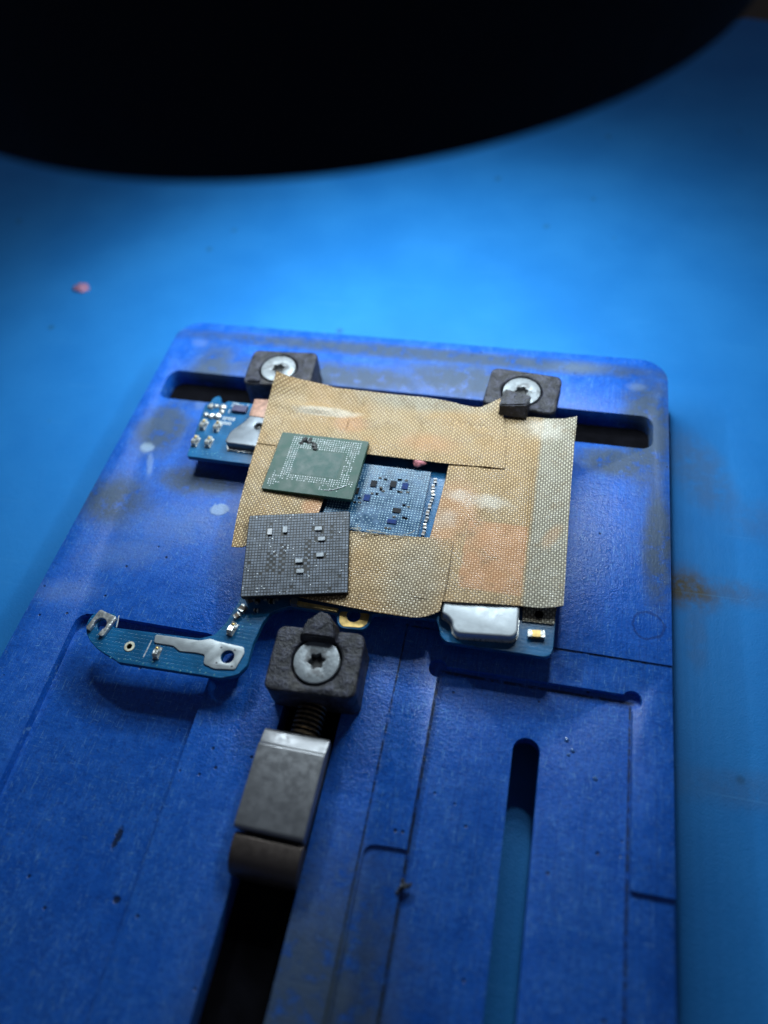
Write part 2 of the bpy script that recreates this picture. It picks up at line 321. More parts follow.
def round_poly(pts, r, n=4):
    out = []; N = len(pts)
    for i in range(N):
        p = Vector(pts[i]); a = Vector(pts[i - 1]) - p; b = Vector(pts[(i + 1) % N]) - p
        k = min(r, a.length * .45, b.length * .45); s = p + a.normalized() * k; e = p + b.normalized() * k
        for j in range(n + 1):
            t = j / n; q = s * (1 - t) ** 2 + p * 2 * t * (1 - t) + e * t * t; out.append((q.x, q.y))
    return out
def lathe(bm, prof, n=48, cx=0, cy=0):
    rings = []
    for r, z in prof:
        rings.append([bm.verts.new((cx + max(r, 1e-4) * math.cos(2 * math.pi * i / n), cy + max(r, 1e-4) * math.sin(2 * math.pi * i / n), z)) for i in range(n)])
    for a, b in zip(rings, rings[1:]):
        for i in range(n): bm.faces.new((a[i], a[(i + 1) % n], b[(i + 1) % n], b[i]))
    bm.faces.new(rings[-1]); bm.faces.new(rings[0][::-1])
def tube(bm, pts, r, n=6):
    rings = []
    for i, p in enumerate(pts):
        p = Vector(p); d = (Vector(pts[min(i + 1, len(pts) - 1)]) - Vector(pts[max(i - 1, 0)])).normalized()
        u = d.orthogonal().normalized() if abs(d.z) > .9 else d.cross(Vector((0, 0, 1))).normalized(); v = d.cross(u)
        rings.append([bm.verts.new(p + (u * math.cos(2 * math.pi * j / n) + v * math.sin(2 * math.pi * j / n)) * r) for j in range(n)])
    for a, b in zip(rings, rings[1:]):
        for j in range(n): bm.faces.new((a[j], a[(j + 1) % n], b[(j + 1) % n], b[j]))
    bm.faces.new(rings[0]); bm.faces.new(rings[-1])
def lump(bm, c, r, seed=0, amp=.35, sub=2, flat=1.0):
    q = bmesh.ops.create_icosphere(bm, subdivisions=sub, radius=1)
    for v in q['verts']:
        k = 1 + amp * mnoise.noise(v.co * 1.6 + Vector((seed * 7.3, seed, 0)))
        v.co = Vector(c) + Vector((v.co.x * r * k, v.co.y * r * k, v.co.z * r * k * flat))
def dome(bm, x, y, z, r, h, n=6, a0=0):
    ring = [bm.verts.new((x + r * math.cos(a0 + 2 * math.pi * i / n), y + r * math.sin(a0 + 2 * math.pi * i / n), z)) for i in range(n)]
    top = [bm.verts.new((x + r * .6 * math.cos(a0 + 2 * math.pi * i / n), y + r * .6 * math.sin(a0 + 2 * math.pi * i / n), z + h)) for i in range(n)]
    for i in range(n): bm.faces.new((ring[i], ring[(i + 1) % n], top[(i + 1) % n], top[i]))
    bm.faces.new(top)
def bm_prism(pts, z0, z1): bm = bmesh.new(); prism(bm, pts, z0, z1); return bm
def temp(bm):
    bmesh.ops.recalc_face_normals(bm, faces=bm.faces)
    me = bpy.data.meshes.new('temp'); bm.to_mesh(me); bm.free(); o = bpy.data.objects.new('temp', me); col.objects.link(o); return o
def carve(bm, cutters, bevel=0, seg=2, ang=40):
    """boolean-cut a mesh in mm and break its edges; returns a baked mesh"""
    base = temp(bm); cs = []
    for c in cutters:
        k = temp(c); cs.append(k); md = base.modifiers.new('cut', 'BOOLEAN'); md.operation = 'DIFFERENCE'; md.solver = 'EXACT'; md.object = k
    if bevel:
        md = base.modifiers.new('edge', 'BEVEL'); md.width = bevel; md.segments = seg; md.limit_method = 'ANGLE'; md.angle_limit = R(ang); md.use_clamp_overlap = True
    dg = bpy.context.evaluated_depsgraph_get(); dg.update()
    me = bpy.data.meshes.new_from_object(base.evaluated_get(dg), depsgraph=dg)
    for k in cs + [base]:
        d = k.data; bpy.data.objects.remove(k); bpy.data.meshes.remove(d)
    return me
def rough_up(me, amp, scale, seed=0):
    for v in me.vertices:
        v.co += Vector((mnoise.noise(v.co * scale + Vector((seed, 0, 0))), mnoise.noise(v.co * scale + Vector((0, seed + 9, 0))), mnoise.noise(v.co * scale + Vector((0, 0, seed + 5))))) * amp

# ------------------------------------------------------------------ bench and mat
MZ = -8.0
bm = bmesh.new(); box(bm, -450, 450, -400, 500, -14, -10.2)
bench = obj('bench', bm, 'bench', smooth=0); bench['kind'] = 'structure'
bm = bmesh.new(); prism(bm, round_poly([(-330, -300), (240, -300), (240, 82.0), (-330, 279.0)], 6), -10.2, MZ)
mat = obj('rubber_mat', bm, 'rubber', smooth=0)
tag(mat, 'bright blue rubber repair mat with brown scorch stains lying under everything', 'mat')

# ------------------------------------------------------------------ holder plate
holder = thing('board_holder', 'worn blue holder plate with long slots and milled recesses, lying on the blue mat', 'board holder', (0, 0, 0))
Y0 = -128
pl = bm_prism(rrect(-40, 40, Y0, 0, 4.2, 8), -3, 0)
cut = [bm_prism(rrect(-37.6, 37.9, -17.93, -11.7, 1.7), -5, 2),
       bm_prism(rrect(-3.0, 3.84, -120, -58, 1.2), -5, 2),
       bm_prism(rrect(23.3, 26.3, -118, -60.8, 1.49, 8), -5, 2),
       bm_prism(round_poly([(9.1, -140), (45, -140), (45, -49.94), (9.1, -49.94)], .2), -.16, 2),
       bm_prism(round_poly([(13.86, -140), (35.8, -140), (35.8, -54.2), (13.86, -54.5)], .9), -1.1, 2),
       bm_prism(circ(13.75, -54.85, 1.1, 20), -1.1, 2), bm_prism(circ(35.7, -54.75, 1.1, 20), -1.1, 2),
       bm_prism(round_poly([(9.5, -140), (14.5, -140), (14.5, -74.6), (9.5, -74.9)], 1.2), -.5, 2),
       bm_prism([(35.0, -140), (45, -140), (45, -73.8), (35.0, -74.05)], -.55, 2),
       bm_prism(round_poly([(-32.9, -55.4), (-12.9, -55.4), (-12.3, -110), (-31.2, -110)], 2.2), -1.25, 2)]
me = carve(pl, cut, .14, 2)
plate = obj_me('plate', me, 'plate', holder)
for x in (-33, 33):
    bm = bmesh.new(); prism(bm, rrect(x - 4, x + 4, Y0 + 8, -26, 1), MZ, -3.02); obj('base_rail', bm, 'hood', holder)
bm = bmesh.new(); prism(bm, rrect(-5, 6, -124, -52, 1), -4.2, -3.02); obj('slot_shade_sheet', bm, 'void', holder)  # added black sheet, stands in for the shade seen through the middle slot
bm = bmesh.new(); prism(bm, rrect(-39, 39, -20.5, -9.5, 1), -4.2, -3.02); obj('slot_shade_sheet', bm, 'void', holder)  # same added black sheet for the shade below the back slot

# ------------------------------------------------------------------ clamps
def star(r1, r2, n=6, k=4):
    out = []
    for i in range(n * k):
        a = 2 * math.pi * i / (n * k); t = .5 + .5 * math.cos(n * a); out.append(((r2 + (r1 - r2) * t) * math.cos(a), (r2 + (r1 - r2) * t) * math.sin(a)))
    return out
def clamp(label, loc, rz, wx, wy, scr, tooth_pts, tooth_top, top=5.5, group='black clamp blocks with torx screws', seed=0, base=-3.0):
    t = thing('clamp', label, 'clamp', (loc[0], loc[1], 0), rz, group)
    b = bm_prism(rrect(-wx / 2, wx / 2, -wy / 2, wy / 2, .95), .02, top)
    bmesh.ops.subdivide_edges(b, edges=[e for e in b.edges if abs(e.verts[0].co.z - e.verts[1].co.z) > 1], cuts=4)
    sx, sy = scr
    me = carve(b, [bm_prism(circ(sx, sy, 2.86, 40), top - 1.0, top + 2)], .32, 3)
    bb = bmesh.new(); bb.from_mesh(me); bmesh.ops.triangulate(bb, faces=[f for f in bb.faces if len(f.verts) > 4])
    bmesh.ops.subdivide_edges(bb, edges=[e for e in bb.edges if e.calc_length() > .9], cuts=1, use_grid_fill=True)
    bb.to_mesh(me); bb.free()
    rough_up(me, .11, .8, seed)
    obj_me('clamp_block', me, 'block', t, smooth=50)
    s = bm_prism(circ(0, 0, 2.6, 48), 0, .98)
    sme = carve(s, [bm_prism(star(1.02, .68), .25, 2)], .12, 2)
    so = obj_me('screw', sme, 'screw', t, (sx, sy, top - 1.0), rz=.4 + seed)
    kb = bm_prism(star(.97, .63), .24, .30); obj('socket', kb, 'dark_socket', so)  # near-black star plate on the floor of the recess
    if tooth_pts:
        q = bmesh.new(); lo = [q.verts.new((x, y, top - .25)) for x, y in tooth_pts]; hi = [q.verts.new(p) for p in tooth_top]
        n = len(lo); q.faces.new(lo[::-1]); q.faces.new(hi)
        for i in range(n): q.faces.new((lo[i], lo[(i + 1) % n], hi[(i + 1) % n], hi[i]))
        bmesh.ops.recalc_face_normals(q, faces=q.faces)
        bmesh.ops.bevel(q, geom=list(q.edges) + list(q.verts), offset=.16, segments=2, affect='EDGES')
        bmesh.ops.triangulate(q, faces=q.faces); bmesh.ops.subdivide_edges(q, edges=[e for e in q.edges if e.calc_length() > .7], cuts=1)
        for v in q.verts:
            if v.co.z > top: v.co += Vector((mnoise.noise(v.co * 1.3), mnoise.noise(v.co * 1.3 + Vector((4, 4, 4))), mnoise.noise(v.co * 1.1 + Vector((8, 1, 4))))) * .16
        obj('jaw_tooth', q, 'block', t)
    bb = bm_prism(rrect(-2.8, 2.8, -2.4, 2.4, .3), base, .05)
    return t
clamp('black clamp block with torx screw, half hidden behind the peaked tape corner', (-16.8, -14.3), R(4), 10.2, 7.1, (-.35, -.15),
      [(-4.6, -3.3), (-2.2, -3.3), (-2.2, -2.0), (-4.6, -2.0)], [(-4.4, -3.2, 5.9), (-2.4, -3.2, 5.9), (-2.4, -2.2, 5.8), (-4.4, -2.2, 5.7)], seed=1)
clamp('black clamp block with a chewed upright tooth hiding the front of its screw', (19.1, -14.15), R(-5), 10.1, 7.2, (-.1, -.3),
      [(-2.4, -5.4), (1.5, -5.2), (1.5, -2.4), (-2.4, -2.4)], [(-2.4, -5.0, 7.0), (1.3, -4.3, 7.2), (1.5, -2.7, 7.35), (-2.3, -2.2, 7.4)], seed=2)
clamp('black clamp block with fully visible torx screw and pyramid tooth, in front of the board', (.65, -58.65), R(3.5), 10.3, 7.7, (.15, 0),
      [(-2.3, 2.1), (2.0, 2.1), (2.2, 3.9), (.9, 5.3), (-.5, 5.4), (-2.1, 4.0)], [(-2.0, 2.5, 6.55), (1.8, 2.5, 6.5), (1.6, 4.0, 6.9), (.7, 5.3, 6.85), (-.3, 5.4, 6.8), (-1.6, 4.1, 6.95)], seed=3)

# sliding spring carriage
slide = thing('sliding_carriage', 'grey steel sliding carriage with coil spring, in the middle slot', 'slider', (.15, -72, 0))
bm = bmesh.new()
prof = [(6.0, -2.6), (6.0, 2.35), (5.75, 2.62), (4.25, 2.95), (4.05, 3.25), (-4.25, 3.2), (-4.55, 2.95), (-4.55, -2.6)]
a = [bm.verts.new((-3.75, y, z)) for y, z in prof]; b = [bm.verts.new((3.75, y, z)) for y, z in prof]
bm.faces.new(a); bm.faces.new(b[::-1])
for i in range(len(prof)): bm.faces.new((a[i], a[(i + 1) % len(prof)], b[(i + 1) % len(prof)], b[i]))
bmesh.ops.recalc_face_normals(bm, faces=bm.faces)
me = carve(bm, [], .18, 2, 15)
# the part inside the slot is narrower than the slot
for v in me.vertices:
    if v.co.z < .02: v.co.x *= .88
obj_me('slide_block', me, 'slide', slide)
bm = bmesh.new(); prof = [(-4.7, -2.6), (-4.7, 2.25), (-5.1, 2.62), (-6.2, 2.6), (-7.3, 2.25), (-8.1, 1.5), (-8.5, .5), (-8.55, -2.6)]
a = [bm.verts.new((-3.55, y, z)) for y, z in prof]; b = [bm.verts.new((3.75, y, z)) for y, z in prof]
bm.faces.new(a); bm.faces.new(b[::-1])
for i in range(len(prof)): bm.faces.new((a[i], a[(i + 1) % len(prof)], b[(i + 1) % len(prof)], b[i]))
bmesh.ops.recalc_face_normals(bm, faces=bm.faces); me = carve(bm, [], .12, 2, 30)
for v in me.vertices:
    if v.co.z < .02: v.co.x *= .88
obj_me('rounded_nose', me, 'nose', slide)
bm = bmesh.new(); pts = []
for i in range(12 * 9 + 1):
    t = i / 12; a = 2 * math.pi * t; pts.append((.5 + 1.6 * math.cos(a), 6.15 + t * .55, .95 + 1.6 * math.sin(a)))
tube(bm, pts, .17, 6); obj('spring', bm, 'spring', slide)
bm = bmesh.new(); bm2 = [(0.5 + .7 * math.cos(a), 0, 1.5 + .7 * math.sin(a)) for a in (0,)]
tube(bm, [(.5, 5, .95), (.5, 11.2, .95)], .75, 12); obj('guide_rod', bm, 'black', slide)

# ------------------------------------------------------------------ circuit board
BT, BB = 3.2, 2.4
pcb = thing('circuit_board', 'teal circuit board with a long arm, held between the clamps above the blue plate', 'circuit board', (0, -40, 0))
def P(pts): return [(x, y + 40) for x, y in pts]
outline = [(-26.5, -20.6), (-26.4, -19.7), (-25.75, -19.1), (-25.1, -19.5), (-25.0, -20.4), (-24.2, -20.5), (-23.9, -20.0), (26.4, -20.0), (26.4, -51.6), (26.2, -52.4), (25.6, -52.8), (14.4, -52.9), (13.7, -52.3), (12.9, -50.3), (7.5, -50.6), (5.3, -50.9), (5.2, -52.4), (4.6, -53.1),
           (2.0, -53.3), (1.4, -52.8), (1.0, -51.5), (-5.0, -51.6), (-6.9, -52.7), (-7.5, -54.3), (-7.8, -57.1), (-7.6, -59.7), (-8.3, -61.0), (-10.2, -61.8), (-12.4, -61.8), (-23.0, -62.1), (-23.6, -61.8), (-24.9, -61.4), (-26.3, -60.9), (-27.6, -60.1), (-28.5, -59.2), (-28.95, -58.3), (-29.0, -57.5), (-28.8, -56.7), (-28.0, -56.3),
           (-25.9, -56.2), (-25.6, -58.0), (-14.4, -57.5), (-12.8, -56.8), (-11.9, -55.0), (-11.3, -52.1), (-11.2, -50.9), (-12.0, -40.0), (-12.3, -31.2), (-26.3, -31.1), (-27.2, -30.2), (-27.2, -28)]
outline = outline[:-2] + [(-27.15, -21.2)]
bm = bmesh.new(); prism(bm, round_poly(P(outline), .35, 3), BB, BT, 0, 1)
me = carve(bm, [bm_prism(circ(-10.2, -19.17, .78, 20), 0, 9), bm_prism(circ(-26.9, -17.9, .72, 20), 0, 9), bm_prism(circ(3.1, -11.5, .85, 20), 0, 9), bm_prism(circ(-22.39, -19.98, .28, 12), 0, 9), bm_prism(circ(24.3, -7.7, .5, 14), 0, 9)], .06, 1)
obj_me('substrate', me, ['board', 'board_edge'], pcb)
def part(name, bm, m, **k): return obj(name, bm, m, pcb, **k)
def plate_part(name, pts, z0, z1, m, bev=.1, holes=(), seg=2, parent=pcb):
    me = carve(bm_prism(P(pts), z0, z1), [bm_prism(circ(x, y + 40, r, 20), z0 - 3, z1 + 3) for x, y, r in holes], bev, seg, 30)
    return obj_me(name, me, m, parent)
# tinned tab with the fixing hole
mount = [(-19.8, -58.01), (-14.27, -57.82), (-12.93, -57.35), (-12.11, -57.52), (-8.67, -57.68), (-8.36, -58.39), (-8.81, -60.52), (-11.27, -60.85), (-12.71, -60.48), (-12.93, -59.39), (-14.08, -59.33), (-16.10, -59.50), (-17.08, -58.98), (-19.56, -59.02)]
mt = plate_part('fixing_tab', round_poly(mount, .25, 3), BT + .004, BT + .16, 'tab', .04, [(-10.2, -59.17, .82)])
for x, y in ((-11.3, -58.2), (-11.2, -60.1), (-9.3, -60.2), (-9.6, -58.2)):
    bm = bmesh.new(); dome(bm, x, y + 40, BT + .155, .14, .05, 8); obj('spot_weld', bm, 'slide', mt)
# shield cans
can = [(13.31, -48.0), (22.13, -47.4), (22.28, -50.99), (21.75, -51.66), (15.63, -52.27), (15.01, -51.73), (14.82, -50.87), (14.24, -50.30), (13.45, -50.03)]
plate_part('shield_can', round_poly(can, .55, 4), BT + .01, 4.62, 'shield', .3, seg=4)
bm = bmesh.new(); prism(bm, round_poly(P([(x + (.12 if x > 18 else -.12) , y - .14) for x, y in can]), .5, 4), BT + .004, BT + .22); part('solder_fillet', bm, 'solder')
canl = [(-16.2, -22.0), (-18.4, -21.8), (-19.28, -24.42), (-20.11, -25.66), (-20.85, -26.8), (-21.0, -28.5), (-20.7, -28.86), (-14.0, -29.0), (-14.0, -22.0)]
lc = plate_part('shield_can', round_poly(canl, .35, 4), BT + .01, 4.5, 'flux_can', .28, [(-17.1, -25.25, .55)], seg=4)
bm = bmesh.new(); prism(bm, P([(-21.15, -28.4), (-20.7, -29.25), (-14, -29.4), (-14, -28.2)]), BT + .004, BT + .2)
for i in range(9): lump(bm, (-20.5 + i * .75, 10.72 + .05 * (i % 2), BT + .15), .22, i, .4, 1, .6)
part('solder_fillet', bm, 'solder')
bm = bmesh.new(); lump(bm, (-17.1, 14.75, 3.9), .5, 3, .4, 2, .7); part('torn_can_hole', bm, 'black')
plate_part('copper_foil', [(-19.2, -20.3), (-19.05, -23.5), (-16.0, -23.7), (-16.0, -20.1)], 4.51, 4.6, 'copper', .03)
# spring contacts on the left end
def contact(x, y, rz, s=1.0):
    bm = bmesh.new(); box(bm, -.42 * s, .42 * s, -.85 * s, .85 * s, 0, .14)
    a = []
    prof = [(-.75, .14), (-.75, .62), (-.45, .86), (.1, .80), (.45, .62), (.8, .70), (.8, .60), (.45, .50), (.1, .66), (-.42, .72), (-.62, .55), (-.62, .14)]
    p0 = [bm.verts.new((-.33 * s, y_ * s, z_ * s)) for y_, z_ in prof]; p1 = [bm.verts.new((.33 * s, y_ * s, z_ * s)) for y_, z_ in prof]
    n = len(prof); bm.faces.new(p0); bm.faces.new(p1[::-1])
    for i in range(n): bm.faces.new((p0[i], p0[(i + 1) % n], p1[(i + 1) % n], p1[i]))
    o = part('spring_contact', bm, 'solder', loc=(x, y + 40, BT + .003), rz=rz)
    b = bmesh.new(); lump(b, (0, .42 * s, .78 * s), .2 * s, x, .3, 1, .8); obj('contact_tip', b, 'gold', o); return o
for x, y in ((-25.85, -28.45), (-23.8, -28.35), (-25.75, -25.3), (-23.6, -25.35)): contact(x, y, -.06, .98)
contact(-18.65, -60.2, .05, .86); contact(-10.75, -55.75, -.2, .95)
# big solder clip at the upper left
bm = bmesh.new()
for i, (x, y, r) in enumerate(((-26.0, -21.5, .5), (-24.15, -21.45, .55), (-26.2, -23.2, .42), (-24.3, -23.3, .62), (-25.3, -23.4, .5), (-24.0, -22.3, .4), (-25.2, -21.3, .35))): lump(bm, (x, y + 40, BT + .12), r, i, .35, 2, .75)
part('solder_joint', bm, 'solder')
# C-shaped antenna clip on the arm's round end
q = bm_prism(rrect(-1.35, 1.35, -1.35, 1.45, .3, 4), 0, .42)
me = carve(q, [bm_prism(circ(0, -.15, .82, 24), -1, 2), bm_prism([(-.62, -3), (.62, -3), (.7, -.2), (-.7, -.2)], -1, 2)], .12, 3, 30)
for v in me.vertices: v.co.z += .10 * mnoise.noise(v.co * 1.5) * (v.co.z > .1)
obj_me('antenna_clip', me, 'solder', pcb, (-27.0, -17.85, BT + .003), R(-14), smooth=50)
bm = bmesh.new(); lathe(bm, [(.62, 0), (.64, .05), (.6, .09), (.36, .09), (.33, .03), (.33, 0)], 24); part('test_ring', bm, 'cream', loc=(-22.39, -19.98, BT + .003))
bm = bmesh.new(); prism(bm, circ(0, 0, .36, 16), 0, .05); part('gold_hole', bm, 'gold', loc=(-22.39, -19.98, BT - .1))
for p, q in (((-20.03, -58.75), (-20.18, -60.95)), ((-25.40, -56.35), (-25.05, -57.9))):
    d = Vector(q) - Vector(p); nrm = Vector((-d.y, d.x)).normalized() * .07
    bm = bmesh.new(); prism(bm, P([tuple(Vector(p) + nrm), tuple(Vector(q) + nrm), tuple(Vector(q) - nrm), tuple(Vector(p) - nrm)]), BT + .003, BT + .02); part('printed_line', bm, 'silk')
bm = bmesh.new()
for i in range(16):
    x = -24 + i * .86 + rnd.uniform(-.25, .25); dome(bm, x, -21.55 + rnd.uniform(-.25, .35), BT + .002, .11, .02, 8)
for i in range(8): dome(bm, -9.5 + rnd.uniform(-.6, 1.2), -16.5 + i * .45, BT + .002, .1, .02, 8)
for i in range(14): dome(bm, rnd.uniform(-26.5, -21.2), rnd.uniform(9.3, 10.3), BT + .002, .09, .02, 8)
o = part('via_pads', bm, simple('via_pad', (.05, .22, .30), .35)); o['kind'] = 'stuff'
# silkscreen lettering
def text(s, x, y, h, rz=0):
    c = bpy.data.curves.new('t', 'FONT'); c.body = s; c.size = h; c.extrude = .012; c.resolution_u = 2; c.offset = .022
    o = bpy.data.objects.new('t', c); col.objects.link(o); dg = bpy.context.evaluated_depsgraph_get(); dg.update()
    me = bpy.data.meshes.new_from_object(o.evaluated_get(dg), depsgraph=dg); bpy.data.objects.remove(o)
    obj_me('printed_text', me, 'silk', pcb, (x, y + 40, BT + .014), rz, smooth=0)
text('Z8m-1', -23.1, -20.95, 1.02); text('1', -23.25, -22.3, .95); text('0M58', -23.55, -23.7, .86); text('0000', -23.6, -24.6, .86)
bm = bmesh.new(); box(bm, -22.5, -20.3, 17.85, 19.0, BT + .004, BT + .5); part('small_chip', bm, simple('violet_chip', (.055, .05, .12), .4))
# gold tab between board and clamp
bm = bmesh.new(); prism(bm, round_poly(P([(1.35, -51.2), (5.0, -50.9), (4.95, -52.2), (4.4, -52.85), (2.1, -53.05), (1.6, -52.6)]), .4, 4), BT + .003, BT + .06)
me = carve(bm, [bm_prism(circ(3.1, -11.5, .85, 20), 0, 9)], 0); obj_me('gold_ring', me, 'gold', pcb)
# components on the neck, at the front edge and at the right corner
def capacitor(x, y, z, lx, ly, h, rz=0, body='cap', end='solder', parent=pcb, name='capacitor'):
    bm = bmesh.new(); box(bm, -lx * .26, lx * .26, -ly / 2 + .02, ly / 2 - .02, 0, h * .95); o = obj(name, bm, body, parent, (x, y + 40, z), rz)
    bm = bmesh.new()
    for s in (-1, 1):
        x0, x1 = sorted((s * lx * .25, s * lx * .5)); prism(bm, rrect(x0, x1, -ly / 2, ly / 2, .06, 2), 0, h)
    obj('end_cap', bm, end, o); return o
for x, y, lx, ly, h, rz in ((-9.9, -51.5, 1.1, .9, .8, .5), (-10.35, -53.0, .9, .8, .6, 1.2), (-10.75, -54.0, .8, .6, .5, .9), (-8.7, -52.9, .55, .4, .4, 0), (-8.9, -51.6, .8, .5, .4, 1.5), (-8.0, -51.0, .8, .5, .4, 1.5), (-7.2, -51.4, .8, .5, .4, .2), (-6.6, -50.7, .8, .5, .4, 1.4)):
    capacitor(x, y, BT + .003, lx, ly, h, rz, 'black' if x > -9 else 'cap')
capacitor(24.35, -50.35, BT + .003, 1.9, .85, .62, .12, 'gold')
bm = bmesh.new(); prism(bm, P([(-4.9, -50.9), (1.2, -51.1), (1.1, -51.5), (-4.8, -51.4)]), BT + .003, BT + .5); part('gold_contact_strip', bm, 'gold')
bm = bmesh.new(); prism(bm, rrect(-4.7, -3.9, -11.55, -10.7, .1), BT + .003, BT + .75); part('metal_end_piece', bm, 'flux_can')
# caps beside the blue chip, top dots
for i in range(9):
    capacitor(9.35 + rnd.uniform(-.12, .12), -30.4 - i * 1.05, BT + .003, .75, .42, .38, 1.57 + rnd.uniform(-.3, .3), 'cap' if i % 3 else 'black', 'solder' if i in (2, 7) else 'slide')
bm = bmesh.new()
for i in range(9):
    for j in range(2):
        if rnd.random() < .85: dome(bm, 3.4 + i * .45, 11.0 + j * .42 - 0.02 * i, BT + .003, .16, .09, 6)
o = part('solder_dots', bm, 'pad_silver'); o['kind'] = 'stuff'

# the blue packaged site left on the board
blue = bm_prism(rrect(-4.2, 8.6, .0, 10.75, .15, 2), BT + .15, 3.85)
bo = obj('chip_site', blue, 'chip_blue', pcb)
bm = bmesh.new(); holes = [(1.4, 7.6), (4.0, 7.9), (5.6, 7.8), (1.0, 5.2), (5.3, 3.8), (-.7, 6.1), (5.0, 2.0)]
def inhole(x, y, hs, a=.62, b=.72): return any(abs(x - hx) < a and abs(y - hy) < b for hx, hy in hs)
drop = set()
for k in range(26): drop.add((rnd.randrange(6, 30), rnd.randrange(4, 24)))
for k in range(9):
    for d in (0, 1, 2): drop.add((10 + k, 8 - k // 2 + d * 2)) if k % 2 == 0 else None
for i in range(34):
    for j in range(28):
        if (12 <= i <= 20 and 3 <= j <= 7 and (i + j) % 2 and j + i < 25) or (19 <= i <= 24 and j == 33 - i and j % 2) or (j == 22 and i in (23, 25, 26, 28, 30)) or (j == 15 and i in (18, 19, 21, 22)): continue
        x = -3.95 + i * .375; y = .28 + j * .38
        if inhole(x, y, holes, .5, .62) or (i, j) in drop: continue
        dome(bm, x + rnd.gauss(0, .01), y + rnd.gauss(0, .01), 3.85, rnd.uniform(.095, .125), rnd.uniform(.03, .06), 6)
o = obj('solder_pads', bm, 'pad_blue', bo); o['kind'] = 'stuff'
for i, (hx, hy) in enumerate(holes):
    bm = bmesh.new(); wx, wy = ((.8, 1.0) if i != 4 else (1.1, .7)) if i != 6 else (1.2, .6)
    prism(bm, rrect(hx - wx / 2, hx + wx / 2, hy - wy / 2, hy + wy / 2, .05, 1), 3.84, 3.98)
    obj('tiny_component', bm, simple('component_%d' % i, (.012, .014, .020) if i in (0, 1, 4) else (.005, .006, .008) if i == 5 else (.006, .03, .15), .7, spec=.25), bo)

for i in range(26):
    hx, hy = holes[i % 7]; x, y = hx + rnd.uniform(-1.5, 1.5), hy + rnd.choice((-1, 1)) * rnd.uniform(.75, 1.1)
    if not (-3 < x < 8.2 and .5 < y < 10.2): continue
    bm = bmesh.new(); prism(bm, rrect(x - .2, x + .2, y - .13, y + .13, .03, 1), 3.84, 3.93); obj('tiny_component', bm, 'void' if i % 2 else 'dark_socket', bo)
# ------------------------------------------------------------------ loose chips
g = thing('memory_chip', 'green chip with smooth centre and pale pads round its rim, lying on the tape', 'chip', (-6.65, -31.5, 5.3), -.012)
g.rotation_euler = (R(1.5), R(-1.0), R(-.6))
GW, GH = 12.5, 9.75
me = carve(bm_prism(rrect(-GW / 2, GW / 2, -GH / 2, GH / 2, .15, 2), -.55, .1), [], .05, 1)
obj_me('chip_body', me, 'chip_green', g)
bm = bmesh.new(); prism(bm, rrect(-3.9, 3.4, -1.9, 2.2, .1, 2), .1, .115); obj('smooth_centre', bm, 'chip_green2', g)
bm = bmesh.new()
for i in range(36):
    for j in range(28):
        x = -GW / 2 + .3 + i * .34; y = GH / 2 - .28 - j * .34
        u = (x + GW / 2) / GW; v = (GH / 2 - y) / GH
        top = .05 < v < .24 and .15 < u < .93; left = .15 < u < .25 and .05 < v < .72; right = .80 < u < .92 and .05 < v < .72; low = .72 < v < .83 and .15 < u < .95
        ext = .83 <= v < .93 and (.05 < u < .16 and (j % 2 == 0 or i < 4) or .60 < u < .82 and rnd.random() < .55)
        llow = .66 < v < .95 and (.055 < u < .09 or (.09 < u < .17 and j % 3 == 0))
        if not (top or left or right or low or ext or llow): continue
        if right and .33 < v < .62 and rnd.random() < .3: continue
        if low and rnd.random() < .12: continue
        dome(bm, x + rnd.gauss(0, .012), y + rnd.gauss(0, .012), .1, rnd.uniform(.085, .12), rnd.uniform(.03, .06), 6)
o = obj('solder_pads', bm, 'pad_silver', g); o['kind'] = 'stuff'
bm = bmesh.new()
for i, (x, y, r) in enumerate(((-2.6, 3.9, .42), (-2.0, 3.6, .36), (-1.1, 3.1, .40), (-.8, 2.6, .36), (-1.4, 3.5, .25), (-3.0, 3.3, .28), (-1.9, 4.1, .25))): lump(bm, (x, y, .14), r, i, .5, 2, .5)
obj('burnt_residue', bm, 'black', g)
bm = bmesh.new(); pts = [(2.2 + .28 * k, -3.95 + .012 * k * k, .14) for k in range(11)]; tube(bm, pts, .06, 5); obj('scratch_burr', bm, 'pad_silver', g)

